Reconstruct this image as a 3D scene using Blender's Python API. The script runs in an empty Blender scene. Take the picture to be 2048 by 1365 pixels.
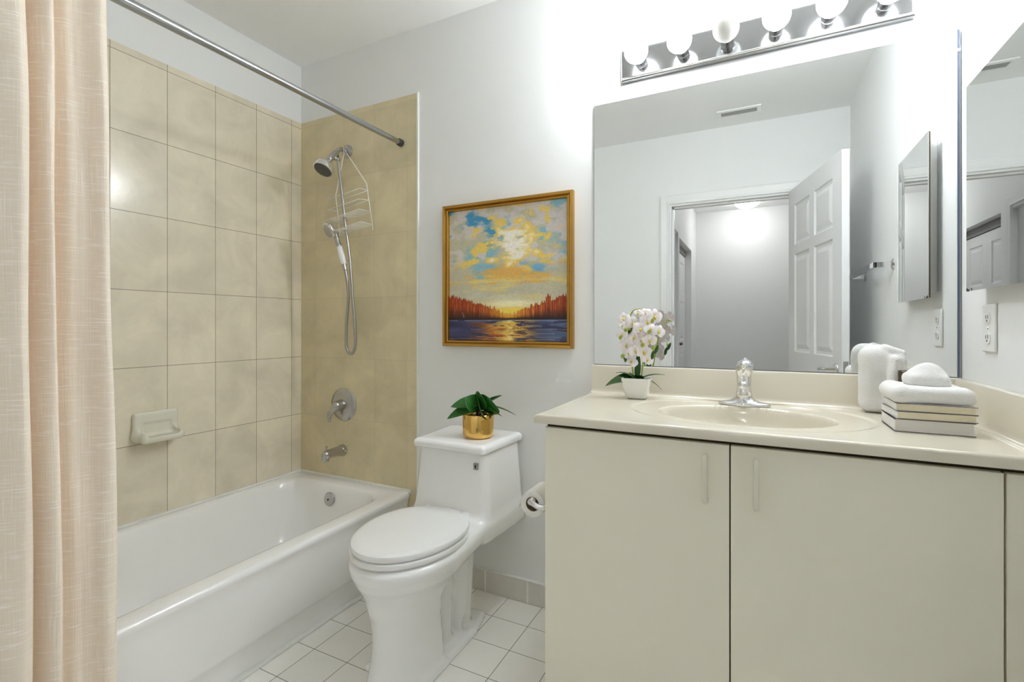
import bpy, math, random
import numpy as np
from mathutils import Vector

# ------------------------------------------------------------------ camera, world, exposure
S = bpy.context.scene
COL = S.collection
D = 1.83            # y of the back wall
XL, XR = -2.19, .521
ZC = 2.532
YF = -.057          # inner face of the wall with the doorway
cd = bpy.data.cameras.new('camera')
cam = bpy.data.objects.new('camera', cd); COL.objects.link(cam)
cam.location = (0, 0, 1.144); cam.rotation_euler = (math.pi/2, 0, math.radians(26.75))
cd.sensor_width = 36; cd.lens = 975.5/2048*36; cd.shift_y = -30.7/2048; cd.clip_start = .02
S.camera = cam
S.view_settings.view_transform = 'Standard'; S.view_settings.look = 'None'
S.view_settings.gamma = 1; S.view_settings.use_curve_mapping = False
S.view_settings.exposure = 2.38
S.cycles.max_bounces = 20; S.cycles.diffuse_bounces = 14; S.cycles.glossy_bounces = 8
w = bpy.data.worlds.new('world'); S.world = w; w.use_nodes = True
w.node_tree.nodes['Background'].inputs[0].default_value = (.9, .95, 1, 1)
w.node_tree.nodes['Background'].inputs[1].default_value = .5
BULB = {0: 34, 1: 3, 2: 0, 3: 4, 4: 34, 5: 12}     # emission of the six globes of the bar light
HALL = 6.5

# ------------------------------------------------------------------ materials
def lin(r, g, b):
    f = lambda v: (v/255/12.92) if v/255 <= .04045 else ((v/255+.055)/1.055)**2.4
    return (f(r), f(g), f(b), 1)
class N:
    """tiny node helper"""
    def __init__(s, name):
        s.m = bpy.data.materials.new(name); s.m.use_nodes = True
        s.t = s.m.node_tree; s.b = s.t.nodes['Principled BSDF']
    def n(s, ty, **k):
        x = s.t.nodes.new(ty)
        for a, v in k.items():
            if a.startswith('_'): setattr(x, a[1:], v)
            else: x.inputs[a.replace('__', ' ')].default_value = v
        return x
    def l(s, a, b): s.t.links.new(a, b)
def mat(name, col, rough=.5, metal=0, spec=.5, var=0, vscale=8, bump=0, bscale=60, coat=0, stretch=None, trans=0, sub=0, bdist=.002):
    k = N(name); b = k.b
    c = col if len(col) == 4 else tuple(col)+(1,)
    b.inputs['Base Color'].default_value = c
    b.inputs['Roughness'].default_value = rough; b.inputs['Metallic'].default_value = metal
    b.inputs['Specular IOR Level'].default_value = spec; b.inputs['Coat Weight'].default_value = coat
    b.inputs['Coat Roughness'].default_value = .08
    if trans: b.inputs['Transmission Weight'].default_value = trans
    if sub:
        b.inputs['Subsurface Weight'].default_value = sub; b.inputs['Subsurface Scale'].default_value = .01
    tc = k.n('ShaderNodeTexCoord'); out = tc.outputs['Object']
    if stretch:
        mp = k.n('ShaderNodeMapping'); mp.inputs['Scale'].default_value = stretch
        k.l(out, mp.inputs[0]); out = mp.outputs[0]
    no = k.n('ShaderNodeTexNoise', Scale=vscale, Detail=5.0); k.l(out, no.inputs['Vector'])
    mr = k.n('ShaderNodeMix', _data_type='RGBA')
    v = max(var, .015)
    mr.inputs[6].default_value = tuple(x*(1-v) for x in c[:3])+(1,)
    mr.inputs[7].default_value = tuple(min(1, x*(1+v)) for x in c[:3])+(1,)
    k.l(no.outputs[0], mr.inputs[0]); k.l(mr.outputs[2], b.inputs['Base Color'])
    if bump:
        nb = k.n('ShaderNodeTexNoise', Scale=bscale, Detail=4.0); k.l(out, nb.inputs['Vector'])
        bp = k.n('ShaderNodeBump', Strength=bump, Distance=bdist); k.l(nb.outputs[0], bp.inputs['Height'])
        k.l(bp.outputs[0], b.inputs['Normal'])
    return k.m
def tile_mat(name, col, grout, axes, size, off, mortar, rough=.3, var=.12, cloud=5, bump=.3):
    """tiles laid on a grid; axes picks which object axes run along the surface"""
    k = N(name); b = k.b
    tc = k.n('ShaderNodeTexCoord'); sp = k.n('ShaderNodeSeparateXYZ'); k.l(tc.outputs['Object'], sp.inputs[0])
    cb = k.n('ShaderNodeCombineXYZ')
    for i, ax in enumerate(axes):
        a = k.n('ShaderNodeMath', _operation='SUBTRACT'); k.l(sp.outputs[ax], a.inputs[0]); a.inputs[1].default_value = off[i]
        k.l(a.outputs[0], cb.inputs[i])
    br = k.n('ShaderNodeTexBrick', Scale=1.0); br.offset = 0; br.squash = 1
    br.inputs['Mortar Size'].default_value = mortar; br.inputs['Mortar Smooth'].default_value = .2
    br.inputs['Brick Width'].default_value = size[0]; br.inputs['Row Height'].default_value = size[1]
    br.inputs['Color1'].default_value = tuple(x*.96 for x in col[:3])+(1,)
    br.inputs['Color2'].default_value = tuple(x*1.04 for x in col[:3])+(1,)
    br.inputs['Mortar'].default_value = grout
    k.l(cb.outputs[0], br.inputs['Vector'])
    n1 = k.n('ShaderNodeTexNoise', Scale=cloud, Detail=8.0, Roughness=.62, Distortion=.5); k.l(tc.outputs['Object'], n1.inputs['Vector'])
    cr = k.n('ShaderNodeMapRange'); cr.inputs[1].default_value = .3; cr.inputs[2].default_value = .7
    cr.inputs[3].default_value = 1-var; cr.inputs[4].default_value = 1+var; k.l(n1.outputs[0], cr.inputs[0])
    mx = k.n('ShaderNodeVectorMath', _operation='SCALE'); k.l(br.outputs['Color'], mx.inputs[0]); k.l(cr.outputs[0], mx.inputs['Scale'])
    k.l(mx.outputs[0], b.inputs['Base Color'])
    rr = k.n('ShaderNodeMapRange'); rr.inputs[3].default_value = rough; rr.inputs[4].default_value = .8
    k.l(br.outputs['Fac'], rr.inputs[0]); k.l(rr.outputs[0], b.inputs['Roughness'])
    inv = k.n('ShaderNodeMath', _operation='MULTIPLY_ADD'); k.l(br.outputs['Fac'], inv.inputs[0]); inv.inputs[1].default_value = -1
    k.l(n1.outputs[0], inv.inputs[2])
    bp = k.n('ShaderNodeBump', Strength=bump, Distance=.0006); k.l(inv.outputs[0], bp.inputs['Height']); k.l(bp.outputs[0], b.inputs['Normal'])
    return k.m
def emit(name, col, st):
    k = N(name); k.b.inputs['Base Color'].default_value = (.9, .9, .88, 1)
    k.b.inputs['Emission Color'].default_value = col; k.b.inputs['Emission Strength'].default_value = st
    return k.m
WHITE = (.80, .80, .79)
M = dict(
    wall=mat('wall_paint', (.81, .815, .81), .55, var=.01, vscale=2, bump=.35, bscale=14, bdist=.004),
    ceil=mat('ceiling_paint', (.86, .86, .85), .8, var=.01, vscale=2, bump=.1, bscale=60),
    tile=tile_mat('wall_tile_left', lin(226, 217, 196), lin(120, 108, 88), (1, 2), (.2008, .3048), (1.764-.2008*10, .674-.3048*3), .0011, .18),
    tileb=tile_mat('wall_tile_back', lin(216, 203, 168), lin(190, 180, 150), (0, 2), (.2, .3048), (-2.073-2, .674-.3048*3), .0009, .22),
    floor=tile_mat('floor_tile', lin(247, 245, 240), lin(85, 78, 68), (0, 1), (.1548, .1515), (-1.40, 1.2253), .0011, .25, .03, 3, .4),
    base=tile_mat('baseboard_tile', lin(216, 213, 206), lin(240, 237, 230), (0, 2), (.2, .5), (-.845, -.1), .004, .3, .05, 12, .3),
    caulk=mat('white_caulk', (.80, .80, .77), .5),
    trim=mat('white_trim_paint', (.80, .80, .79), .35),
    enamel=mat('tub_enamel', (.90, .895, .885), .16, coat=.3, var=.01),
    porc=mat('toilet_porcelain', (.88, .88, .88), .12, coat=.4, var=.01),
    seat=mat('toilet_seat_plastic', (.83, .83, .825), .22),
    marble=mat('cultured_marble', lin(216, 209, 192), .14, coat=.4, var=.03, vscale=5),
    lam=mat('cabinet_laminate', lin(234, 230, 213), .42, var=.02, vscale=3, bump=.15, bscale=220, bdist=.0006),
    gap=mat('cabinet_shadow_gap', lin(70, 60, 32), .8),
    hndl=mat('handle_plastic', lin(222, 219, 204), .3),
    chrome=mat('chrome', (.80, .80, .81), .06, 1, var=.01),
    nickel=mat('brushed_nickel', (.50, .49, .48), .24, 1, var=.05, vscale=40),
    dnick=mat('rod_steel', (.45, .46, .48), .14, 1),
    hose=mat('steel_hose', (.42, .41, .39), .3, 1, stretch=(1, 1, 60), var=.2, vscale=10),
    rubber=mat('dark_rubber', (.03, .03, .03), .5),
    nozz=mat('nozzle_face', (.07, .065, .06), .35, bump=.6, bscale=160),
    vinyl=mat('white_vinyl_wire', (.82, .81, .77), .35),
    mirror=mat('mirror_glass', (.84, .855, .85), .0, 1, var=0),
    medge_gap=mat('mirror_edge_gap_tone', lin(96, 104, 122), .3, .6),
    gold=mat('gold_frame', (.52, .30, .07), .24, 1, var=.12, vscale=20),
    goldpot=mat('gold_pot', (.78, .50, .15), .13, 1, var=.05),
    leaf=mat('glossy_leaf', (.022, .125, .014), .32, var=.5, vscale=25),
    leaf2=mat('orchid_leaf', (.018, .085, .012), .3, var=.5, vscale=25),
    soil=mat('potting_soil', (.03, .02, .012), .9, bump=.8, bscale=150),
    stemb=mat('plant_stem', (.05, .035, .02), .6),
    petal=mat('orchid_petal', (.86, .80, .82), .5, var=.05, vscale=60, sub=.1),
    yel=mat('orchid_centre', (.62, .52, .06), .5, var=.3, vscale=80),
    bud=mat('orchid_bud', (.35, .42, .06), .45),
    potw=mat('white_ceramic', (.80, .79, .74), .2, coat=.3),
    towel=mat('white_terry', (.84, .83, .81), .95, spec=.1, bump=.9, bscale=420, bdist=.003, var=.03, vscale=120),
    cover=mat('book_cover_white', (.80, .79, .78), .45),
    cover2=mat('book_cover_edge', lin(92, 78, 58), .5),
    pages=mat('book_pages', lin(222, 212, 186), .8, stretch=(1, 1, 90), var=.1, vscale=12),
    pagew=mat('book_pages_white', lin(218, 214, 208), .8, stretch=(1, 1, 90), var=.1, vscale=12),
    door=mat('door_paint', (.76, .76, .765), .4),
    paper=mat('toilet_paper', (.84, .83, .80), .95, bump=.3, bscale=200),
    dark=mat('dark_hole', (.015, .014, .012), .7),
    soap=mat('ceramic_soap_dish', lin(222, 220, 204), .2, coat=.3),
    plast=mat('white_plastic', (.82, .82, .80), .3),
    vent=mat('vent_metal', (.35, .35, .34), .4),
    carpet=mat('hall_carpet', (.45, .41, .36), .95, var=.2, vscale=80, bump=.5, bscale=200),
    frost=mat('frosted_bulb_unlit', (.78, .78, .75), .35, sub=.2),
    bronze=mat('dark_bronze', (.16, .13, .10), .25, .9),
)
# woven curtain
k = N('curtain_weave'); b = k.b; b.inputs['Roughness'].default_value = .9; b.inputs['Specular IOR Level'].default_value = .15
uv = k.n('ShaderNodeUVMap')
def wv(sx, sy, det=2.0):
    mp = k.n('ShaderNodeMapping'); mp.inputs['Scale'].default_value = (sx, sy, 1); k.l(uv.outputs[0], mp.inputs[0])
    n = k.n('ShaderNodeTexNoise', Scale=1.0, Detail=det, Roughness=.6); k.l(mp.outputs[0], n.inputs['Vector']); return n
h1 = wv(14, 300); v1 = wv(330, 7); big = wv(5, 3)
# threads only here and there: the large noise picks where the crosswise threads stand out
pw = k.n('ShaderNodeMapRange'); pw.inputs[1].default_value = .56; pw.inputs[2].default_value = .68; k.l(h1.outputs[0], pw.inputs[0])
pv = k.n('ShaderNodeMapRange'); pv.inputs[1].default_value = .57; pv.inputs[2].default_value = .70; k.l(v1.outputs[0], pv.inputs[0])
bg = k.n('ShaderNodeMapRange'); bg.inputs[1].default_value = .35; bg.inputs[2].default_value = .6; k.l(big.outputs[0], bg.inputs[0])
mm = k.n('ShaderNodeMath', _operation='MULTIPLY'); k.l(pv.outputs[0], mm.inputs[0]); k.l(bg.outputs[0], mm.inputs[1])
ad = k.n('ShaderNodeMath', _operation='MAXIMUM'); k.l(pw.outputs[0], ad.inputs[0]); k.l(mm.outputs[0], ad.inputs[1])
mx = k.n('ShaderNodeMix', _data_type='RGBA'); mx.inputs[6].default_value = lin(240, 227, 211); mx.inputs[7].default_value = lin(254, 246, 238)
k.l(ad.outputs[0], mx.inputs[0]); k.l(mx.outputs[2], b.inputs['Base Color'])
sm = k.n('ShaderNodeMath', _operation='ADD'); k.l(h1.outputs[0], sm.inputs[0]); k.l(v1.outputs[0], sm.inputs[1])
bp = k.n('ShaderNodeBump', Strength=.55, Distance=.0015); k.l(sm.outputs[0], bp.inputs['Height']); k.l(bp.outputs[0], b.inputs['Normal'])
M['curtain'] = k.m
# painting colours come from a colour attribute made below
k = N('painted_canvas'); at = k.n('ShaderNodeAttribute'); at.attribute_name = 'paint'
k.l(at.outputs['Color'], k.b.inputs['Base Color']); k.b.inputs['Roughness'].default_value = .45
tc = k.n('ShaderNodeTexCoord'); nb = k.n('ShaderNodeTexNoise', Scale=70.0, Detail=5.0); k.l(tc.outputs['Object'], nb.inputs['Vector'])
bp = k.n('ShaderNodeBump', Strength=.3, Distance=.002); k.l(nb.outputs[0], bp.inputs['Height']); k.l(bp.outputs[0], k.b.inputs['Normal'])
M['paint'] = k.m

# ------------------------------------------------------------------ object helpers
WL = {}
def root(name, loc, label=None, cat=None, group=None, rotz=0):
    o = bpy.data.objects.new(name, None); COL.objects.link(o); o.location = loc; o.rotation_euler = (0, 0, rotz)
    o.empty_display_size = .05; WL[o.name] = Vector(loc)
    if label: o['label'] = label; o['category'] = cat
    if group: o['group'] = group
    return o
def tag(o, label, cat, group=None):
    o['label'] = label; o['category'] = cat
    if group: o['group'] = group
    return o
def obj(name, vf, m, parent=None, smooth=False, local=False, label=None, kind=None):
    V, F = vf
    V = np.asarray(V, float).reshape(-1, 3)
    org = Vector((0, 0, 0))
    if parent is not None and not local: org = WL[parent.name]
    elif parent is None:
        lo, hi = V.min(0), V.max(0); org = Vector(((lo[0]+hi[0])/2, (lo[1]+hi[1])/2, lo[2]))
        if kind == 'structure': org = Vector((0, 0, 0))
    V = V-np.array(org)
    me = bpy.data.meshes.new(name)
    me.from_pydata([tuple(v) for v in V], [], [tuple(int(i) for i in f) for f in F]); me.update()
    o = bpy.data.objects.new(name, me); COL.objects.link(o); me.materials.append(m if not isinstance(m, str) else M[m])
    if smooth is True: me.polygons.foreach_set('use_smooth', [True]*len(me.polygons))
    elif smooth: me.polygons.foreach_set('use_smooth', [True]*len(me.polygons)); me.set_sharp_from_angle(angle=math.radians(smooth))
    if parent is not None: o.parent = parent; WL[o.name] = WL[parent.name]
    else: o.location = org; WL[o.name] = org
    if label: o['label'] = label
    if kind: o['kind'] = kind
    return o
def bevel(o, w=.003, seg=2):
    md = o.modifiers.new('bevel', 'BEVEL'); md.width = w; md.segments = seg; md.limit_method = 'ANGLE'; md.angle_limit = math.radians(35)
    o.data.polygons.foreach_set('use_smooth', [True]*len(o.data.polygons)); o.data.set_sharp_from_angle(angle=math.radians(50))
    md.harden_normals = False
    return o
def join(*parts):
    V = []; F = []
    for v, f in parts:
        n = len(V); V += [tuple(x) for x in v]; F += [tuple(i+n for i in q) for q in f]
    return V, F
def box(x0, x1, y0, y1, z0, z1):
    V = [(x, y, z) for z in (z0, z1) for y in (y0, y1) for x in (x0, x1)]
    return V, [(0, 2, 3, 1), (4, 5, 7, 6), (0, 1, 5, 4), (2, 6, 7, 3), (0, 4, 6, 2), (1, 3, 7, 5)]
def frame_of(t):
    t = Vector(t).normalized(); a = Vector((0, 0, 1)) if abs(t.z) < .9 else Vector((1, 0, 0))
    u = t.cross(a).normalized(); return u, t.cross(u).normalized()
def smooth_path(P, n=8):
    P = [Vector(p) for p in P]; out = []
    for i in range(len(P)-1):
        p0 = P[max(i-1, 0)]; p1 = P[i]; p2 = P[i+1]; p3 = P[min(i+2, len(P)-1)]
        for j in range(n):
            t = j/n
            out.append(.5*((2*p1)+(-p0+p2)*t+(2*p0-5*p1+4*p2-p3)*t*t+(-p0+3*p1-3*p2+p3)*t**3))
    return out+[P[-1]]
def tube(P, r, n=12, sm=0, cap=True):
    P = smooth_path(P, sm) if sm else [Vector(p) for p in P]
    m = len(P); R = r if isinstance(r, (list, tuple, np.ndarray)) else [r]*m
    if len(R) != m: R = np.interp(np.linspace(0, 1, m), np.linspace(0, 1, len(R)), R)
    V = []; F = []; u = None
    for i in range(m):
        t = (P[min(i+1, m-1)]-P[max(i-1, 0)]).normalized()
        if u is None: u, v = frame_of(t)
        else: u = (u-t*u.dot(t)).normalized(); v = t.cross(u)
        for j in range(n):
            a = 2*math.pi*j/n; V.append(P[i]+(u*math.cos(a)+v*math.sin(a))*R[i])
    for i in range(m-1):
        for j in range(n):
            F.append((i*n+j, i*n+(j+1) % n, (i+1)*n+(j+1) % n, (i+1)*n+j))
    if cap: F.append(tuple(range(n-1, -1, -1))); F.append(tuple((m-1)*n+j for j in range(n)))
    return V, F
def lathe(prof, c=(0, 0, 0), ax=(0, 0, 1), n=40):
    """prof: list of (radius, height along ax)"""
    ax = Vector(ax).normalized(); u, v = frame_of(ax); c = Vector(c); V = []; F = []
    for r, h in prof:
        for j in range(n):
            a = 2*math.pi*j/n; V.append(c+ax*h+(u*math.cos(a)+v*math.sin(a))*max(r, 1e-5))
    m = len(prof)
    for i in range(m-1):
        for j in range(n):
            F.append((i*n+j, i*n+(j+1) % n, (i+1)*n+(j+1) % n, (i+1)*n+j))
    F.append(tuple(range(n-1, -1, -1))); F.append(tuple((m-1)*n+j for j in range(n)))
    return V, F
def rings(Rs, cap0=True, cap1=True):
    n = len(Rs[0]); V = [p for r in Rs for p in r]; F = []
    for i in range(len(Rs)-1):
        for j in range(n):
            F.append((i*n+j, i*n+(j+1) % n, (i+1)*n+(j+1) % n, (i+1)*n+j))
    if cap0: F.append(tuple(range(n-1, -1, -1)))
    if cap1: F.append(tuple((len(Rs)-1)*n+j for j in range(n)))
    return V, F
def rrect(x0, x1, y0, y1, r, z, n=8):
    out = []
    for cx, cy, a0 in ((x1-r, y1-r, 0), (x0+r, y1-r, 90), (x0+r, y0+r, 180), (x1-r, y0+r, 270)):
        for i in range(n+1):
            a = math.radians(a0+90*i/n); out.append((cx+r*math.cos(a), cy+r*math.sin(a), z))
    return out
def rect_frame(x0, x1, z0, z1, prof, y=0, sgn=-1):
    """mitred frame on an xz rectangle; prof: (inset, height towards sgn*y)"""
    return rings([[(x0+i, y+sgn*h, z0+i), (x1-i, y+sgn*h, z0+i), (x1-i, y+sgn*h, z1-i), (x0+i, y+sgn*h, z1-i)] for i, h in prof], False, False)
def swap(vf, f): return [f(*p) for p in vf[0]], vf[1]
def sdf_mesh(fn, lo, hi, h):
    """surface nets over a signed distance function"""
    lo = np.array(lo, float); n = np.ceil((np.array(hi)-lo)/h).astype(int)+1
    g = np.meshgrid(*[lo[i]+h*np.arange(n[i]) for i in range(3)], indexing='ij')
    d = fn(*g); s = d < 0
    c = [d[i:n[0]-1+i, j:n[1]-1+j, k:n[2]-1+k] for i in (0, 1) for j in (0, 1) for k in (0, 1)]
    cs = np.stack([x < 0 for x in c]); act = cs.any(0) & ~cs.all(0)
    idx = -np.ones(act.shape, int); cells = np.argwhere(act); idx[act] = np.arange(len(cells))
    acc = np.zeros((len(cells), 3)); cnt = np.zeros(len(cells))
    cv = np.stack([x[act] for x in c], 1)
    corners = np.array([(i, j, k) for i in (0, 1) for j in (0, 1) for k in (0, 1)], float)
    for a in range(8):
        for b_ in range(a+1, 8):
            if abs(corners[a]-corners[b_]).sum() != 1: continue
            da, db = cv[:, a], cv[:, b_]; mk = (da < 0) != (db < 0)
            t = np.where(mk, da/np.where(mk, da-db, 1), 0)[:, None]
            p = corners[a]+t*(corners[b_]-corners[a]); acc[mk] += p[mk]; cnt[mk] += 1
    V = lo+h*(cells+acc/cnt[:, None]); F = []
    for ax in range(3):
        o1, o2 = [(1, 2), (2, 0), (0, 1)][ax]
        sl = [slice(1, n[i]-1) for i in range(3)]; sl[ax] = slice(0, n[ax]-1)
        sh = list(sl); sh[ax] = slice(1, n[ax])
        a = s[tuple(sl)]; b_ = s[tuple(sh)]
        for m, flip in ((a & ~b_, False), (~a & b_, True)):
            e = np.argwhere(m)+np.array([sl[i].start for i in range(3)])
            if not len(e): continue
            q = []
            for d1, d2 in ((0, 0), (-1, 0), (-1, -1), (0, -1)):
                p = e.copy(); p[:, o1] += d1; p[:, o2] += d2; q.append(idx[p[:, 0], p[:, 1], p[:, 2]])
            q = np.stack(q, 1)
            if flip: q = q[:, ::-1]
            F.append(q[(q >= 0).all(1)])
    return V, np.concatenate(F)
def smin(a, b, k):
    h = np.clip(.5+.5*(b-a)/k, 0, 1); return b*(1-h)+a*h-k*h*(1-h)
def sbox(x, y, z, c, hs, r):
    q = [np.abs(v-c[i])-hs[i]+r for i, v in enumerate((x, y, z))]
    return np.sqrt(sum(np.maximum(v, 0)**2 for v in q))+np.minimum(np.maximum(np.maximum(q[0], q[1]), q[2]), 0)-r
def scap(x, y, z, a, b, r0, r1=None):
    r1 = r0 if r1 is None else r1
    a = np.array(a, float); b = np.array(b, float); ba = b-a
    t = np.clip(((x-a[0])*ba[0]+(y-a[1])*ba[1]+(z-a[2])*ba[2])/ba.dot(ba), 0, 1)
    return np.sqrt((x-a[0]-t*ba[0])**2+(y-a[1]-t*ba[1])**2+(z-a[2]-t*ba[2])**2)-(r0+(r1-r0)*t)
def selp(x, y, z, c, r):
    q = np.sqrt(((x-c[0])/r[0])**2+((y-c[1])/r[1])**2+((z-c[2])/r[2])**2); return (q-1)*min(r)
def dup(o, **k):
    c = o.copy(); COL.objects.link(c); WL[c.name] = WL[o.name]
    for ch in list(o.children):
        d = dup(ch); d.parent = c
    return c

# ------------------------------------------------------------------ the room
def struct(name, vf, m, parent=None, **k): return obj(name, vf, m, parent, kind=None if parent else 'structure', **k)
T = .1
struct('floor', box(XL-T, .86, -2.87, D+T, -.1, 0), 'floor')
struct('ceiling', box(XL-T, .86, -2.87, D+T, ZC, ZC+.1), 'ceil')
struct('wall_left', box(XL-T, XL, YF, D+T, 0, ZC), 'wall')
struct('wall_back', box(XL, .86, D, D+T, 0, ZC), 'wall')
struct('wall_right', box(XR, XR+T, YF, D, 0, ZC), 'wall')
DX0, DX1, DZ = -.577, .222, 2.028
struct('wall_front', join(box(XL, DX0, YF-.113, YF, 0, ZC), box(DX1, .76, YF-.113, YF, 0, ZC), box(DX0, DX1, YF-.113, YF, DZ, ZC)), 'wall')
struct('wall_alcove', box(XL, -1.40, YF, .30, 0, ZC), 'wall')
# hall beyond the doorway
HX = -.684
struct('wall_hall_far', box(HX-.9, .86, -2.87, -2.77, 0, ZC), 'wall')
struct('wall_hall_right', box(.76, .86, -2.77, YF, 0, ZC), 'wall')
struct('wall_hall_left', join(box(HX-.1, HX, -2.77, -2.297, 0, ZC), box(HX-.1, HX, -2.297, -1.344, 2.005, ZC), box(HX-.1, HX, -1.344, -1.16, 0, ZC),
       box(HX-.1, HX, -1.16, -.36, 2.0, ZC), box(HX-.1, HX, -.36, YF-.113, 0, ZC), box(HX-.9, HX-.75, -2.77, YF-.113, 0, ZC)), 'wall')
struct('floor_hall', box(HX, .76, -2.77, YF-.113, .0005, .004), 'carpet')
# tiled surfaces of the tub alcove (thin panels on the walls, and the white bead at their edge)
struct('trim_1', box(XL, XL+.006, .30, D, .37, 2.226), 'tile')
struct('trim_2', box(XL+.006, -1.415, D-.006, D, .0, 2.226), 'tileb')
o = struct('trim_3', box(-1.415, -1.404, D-.009, D, .0, 2.229), 'caulk'); bevel(o, .003)
bb = struct('baseboard_back', box(-1.404, -.548, D-.012, D, 0, .093), 'base'); bevel(bb, .003)
struct('trim_4', box(-1.404, -.548, D-.013, D, .093, .0965), 'caulk')
# door casings
def casing(x0, x1, z1, y, sgn, wd=.068):
    pr = [(0, 0), (0, .012), (.012, .017), (.05, .013), (.056, .016), (wd, .016), (wd, 0)]
    Rs = []
    for i, h in pr:   # open U around the opening
        a = wd-i
        Rs.append([(x0-a, y+sgn*h, 0), (x0-a, y+sgn*h, z1+a), (x1+a, y+sgn*h, z1+a), (x1+a, y+sgn*h, 0)])
    V = [p for r in Rs for p in r]; F = []
    for i in range(len(Rs)-1):
        for j in range(3): F.append((i*4+j, i*4+j+1, (i+1)*4+j+1, (i+1)*4+j))
    return V, F
struct('trim_5', casing(DX0, DX1, DZ, YF, 1), 'trim')
struct('trim_6', join(box(DX0-.001, DX0+.014, YF-.114, YF+.001, 0, DZ-.014), box(DX1-.014, DX1+.001, YF-.114, YF+.001, 0, DZ-.014), box(DX0, DX1, YF-.114, YF+.001, DZ-.014, DZ+.001),
       box(DX0+.014, DX0+.026, YF-.075, YF-.037, 0, DZ-.014), box(DX0+.014, DX1-.014, YF-.075, YF-.037, DZ-.026, DZ-.014)), 'trim')
sw = lambda vf: swap(vf, lambda x, y, z: (y, x, z))
struct('trim_7', sw(casing(-1.15, -.37, 2.02, HX, 1)), 'trim')

# panelled door slabs, built in local coordinates: width x, thickness y, height z
def panel_door(wd, ht, th, rects):
    xs = sorted({0, wd} | {v for r in rects for v in r[:2]}); zs = sorted({0, ht} | {v for r in rects for v in r[2:]})
    parts = []
    for y, sg in ((0, -1), (th, 1)):
        V = []; F = []
        for i in range(len(xs)-1):
            for j in range(len(zs)-1):
                xm = (xs[i]+xs[i+1])/2; zm = (zs[j]+zs[j+1])/2
                if any(a < xm < b_ and c < zm < d for a, b_, c, d in rects): continue
                n = len(V); V += [(xs[i], y, zs[j]), (xs[i+1], y, zs[j]), (xs[i+1], y, zs[j+1]), (xs[i], y, zs[j+1])]; F.append((n, n+1, n+2, n+3))
        parts.append((V, F))
        for a, b_, c, d in rects:
            pf = [(0, 0), (.008, -.007), (.022, -.009), (.048, -.002), (.052, -.002)]
            Rs = [[(a+i, y+sg*h, c+i), (b_-i, y+sg*h, c+i), (b_-i, y+sg*h, d-i), (a+i, y+sg*h, d-i)] for i, h in pf]
            parts.append(rings(Rs, False, True))
    parts.append(([(0, 0, 0), (wd, 0, 0), (wd, th, 0), (0, th, 0), (0, 0, ht), (wd, 0, ht), (wd, th, ht), (0, th, ht)], [(0, 1, 2, 3), (4, 7, 6, 5), (0, 3, 7, 4), (1, 5, 6, 2)]))
    return join(*parts)
six = [(x0, x1, z0, z1) for x0, x1 in ((.11, .365), (.435, .69)) for z0, z1 in ((.2, .84), (.975, 1.59), (1.65, 1.905))]
d1 = root('door_1', (.214, YF+.02, .006)); d1['kind'] = 'structure'
ang = math.atan2(.80, .197)
d1.rotation_euler = (0, 0, ang)
obj('door_panel', panel_door(.80, 2.015, .034, six), 'door', d1, local=True)
# lever handles on both faces, rosette and latch plate
def lever(sg, y):
    return join(lathe([(.001, 0), (.032, 0), (.032, .004), (.026, .010), (.014, .013), (.011, .05), (.001, .052)], (.735, y, .915), (0, sg, 0), 28),
                tube([(.735, y+sg*.045, .915), (.70, y+sg*.052, .917), (.655, y+sg*.05, .912), (.625, y+sg*.044, .906)], [.011, .010, .009, .007], 12, 6))
o = obj('lever_handle', lever(1, .034), 'chrome', d1, True, True)
o = obj('lever_handle', lever(-1, 0), 'chrome', d1, True, True)
obj('latch_plate', box(.8, .8015, .006, .028, .87, .96), 'nickel', d1, local=True)
for z in (.2, 1.0, 1.8): obj('hinge', lathe([(.006, 0), (.006, .09)], (-.004, -.004, z), n=12), 'nickel', d1, True, True)
# closed hall door and bifold closet doors on the hall's left wall
d2 = obj('door_2', swap(panel_door(.79, 2.0, .034, six), lambda x, y, z: (HX-.03-y, -1.155+x, z+.005)), 'door', kind='structure')
bf = [(.09, .385, z0, z1) for z0, z1 in ((.2, .84), (.975, 1.40), (1.48, 1.83))]
for i in range(2):
    o = obj('door_%d' % (3+i), swap(panel_door(.474, 1.92, .03, bf), lambda x, y, z: (HX-.07-y, -2.295+.475*i+x, z+.01)), 'door', kind='structure')
    kb = lathe([(.001, 0), (.008, 0), (.008, .012), (.016, .02), (.014, .03), (.001, .033)], (HX-.07, -2.295+.475*i+(.43 if i == 0 else .044), .95), (1, 0, 0), 20)
    obj('door_knob', kb, 'bronze', o, True)
struct('bifold_gap_shade', box(HX-.115, HX-.06, -2.297, -1.344, 1.935, 2.005), mat('gap_shade_grey', (.22, .21, .20), .6))  # grey box painted as the shade in the gap above the bifold doors

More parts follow.
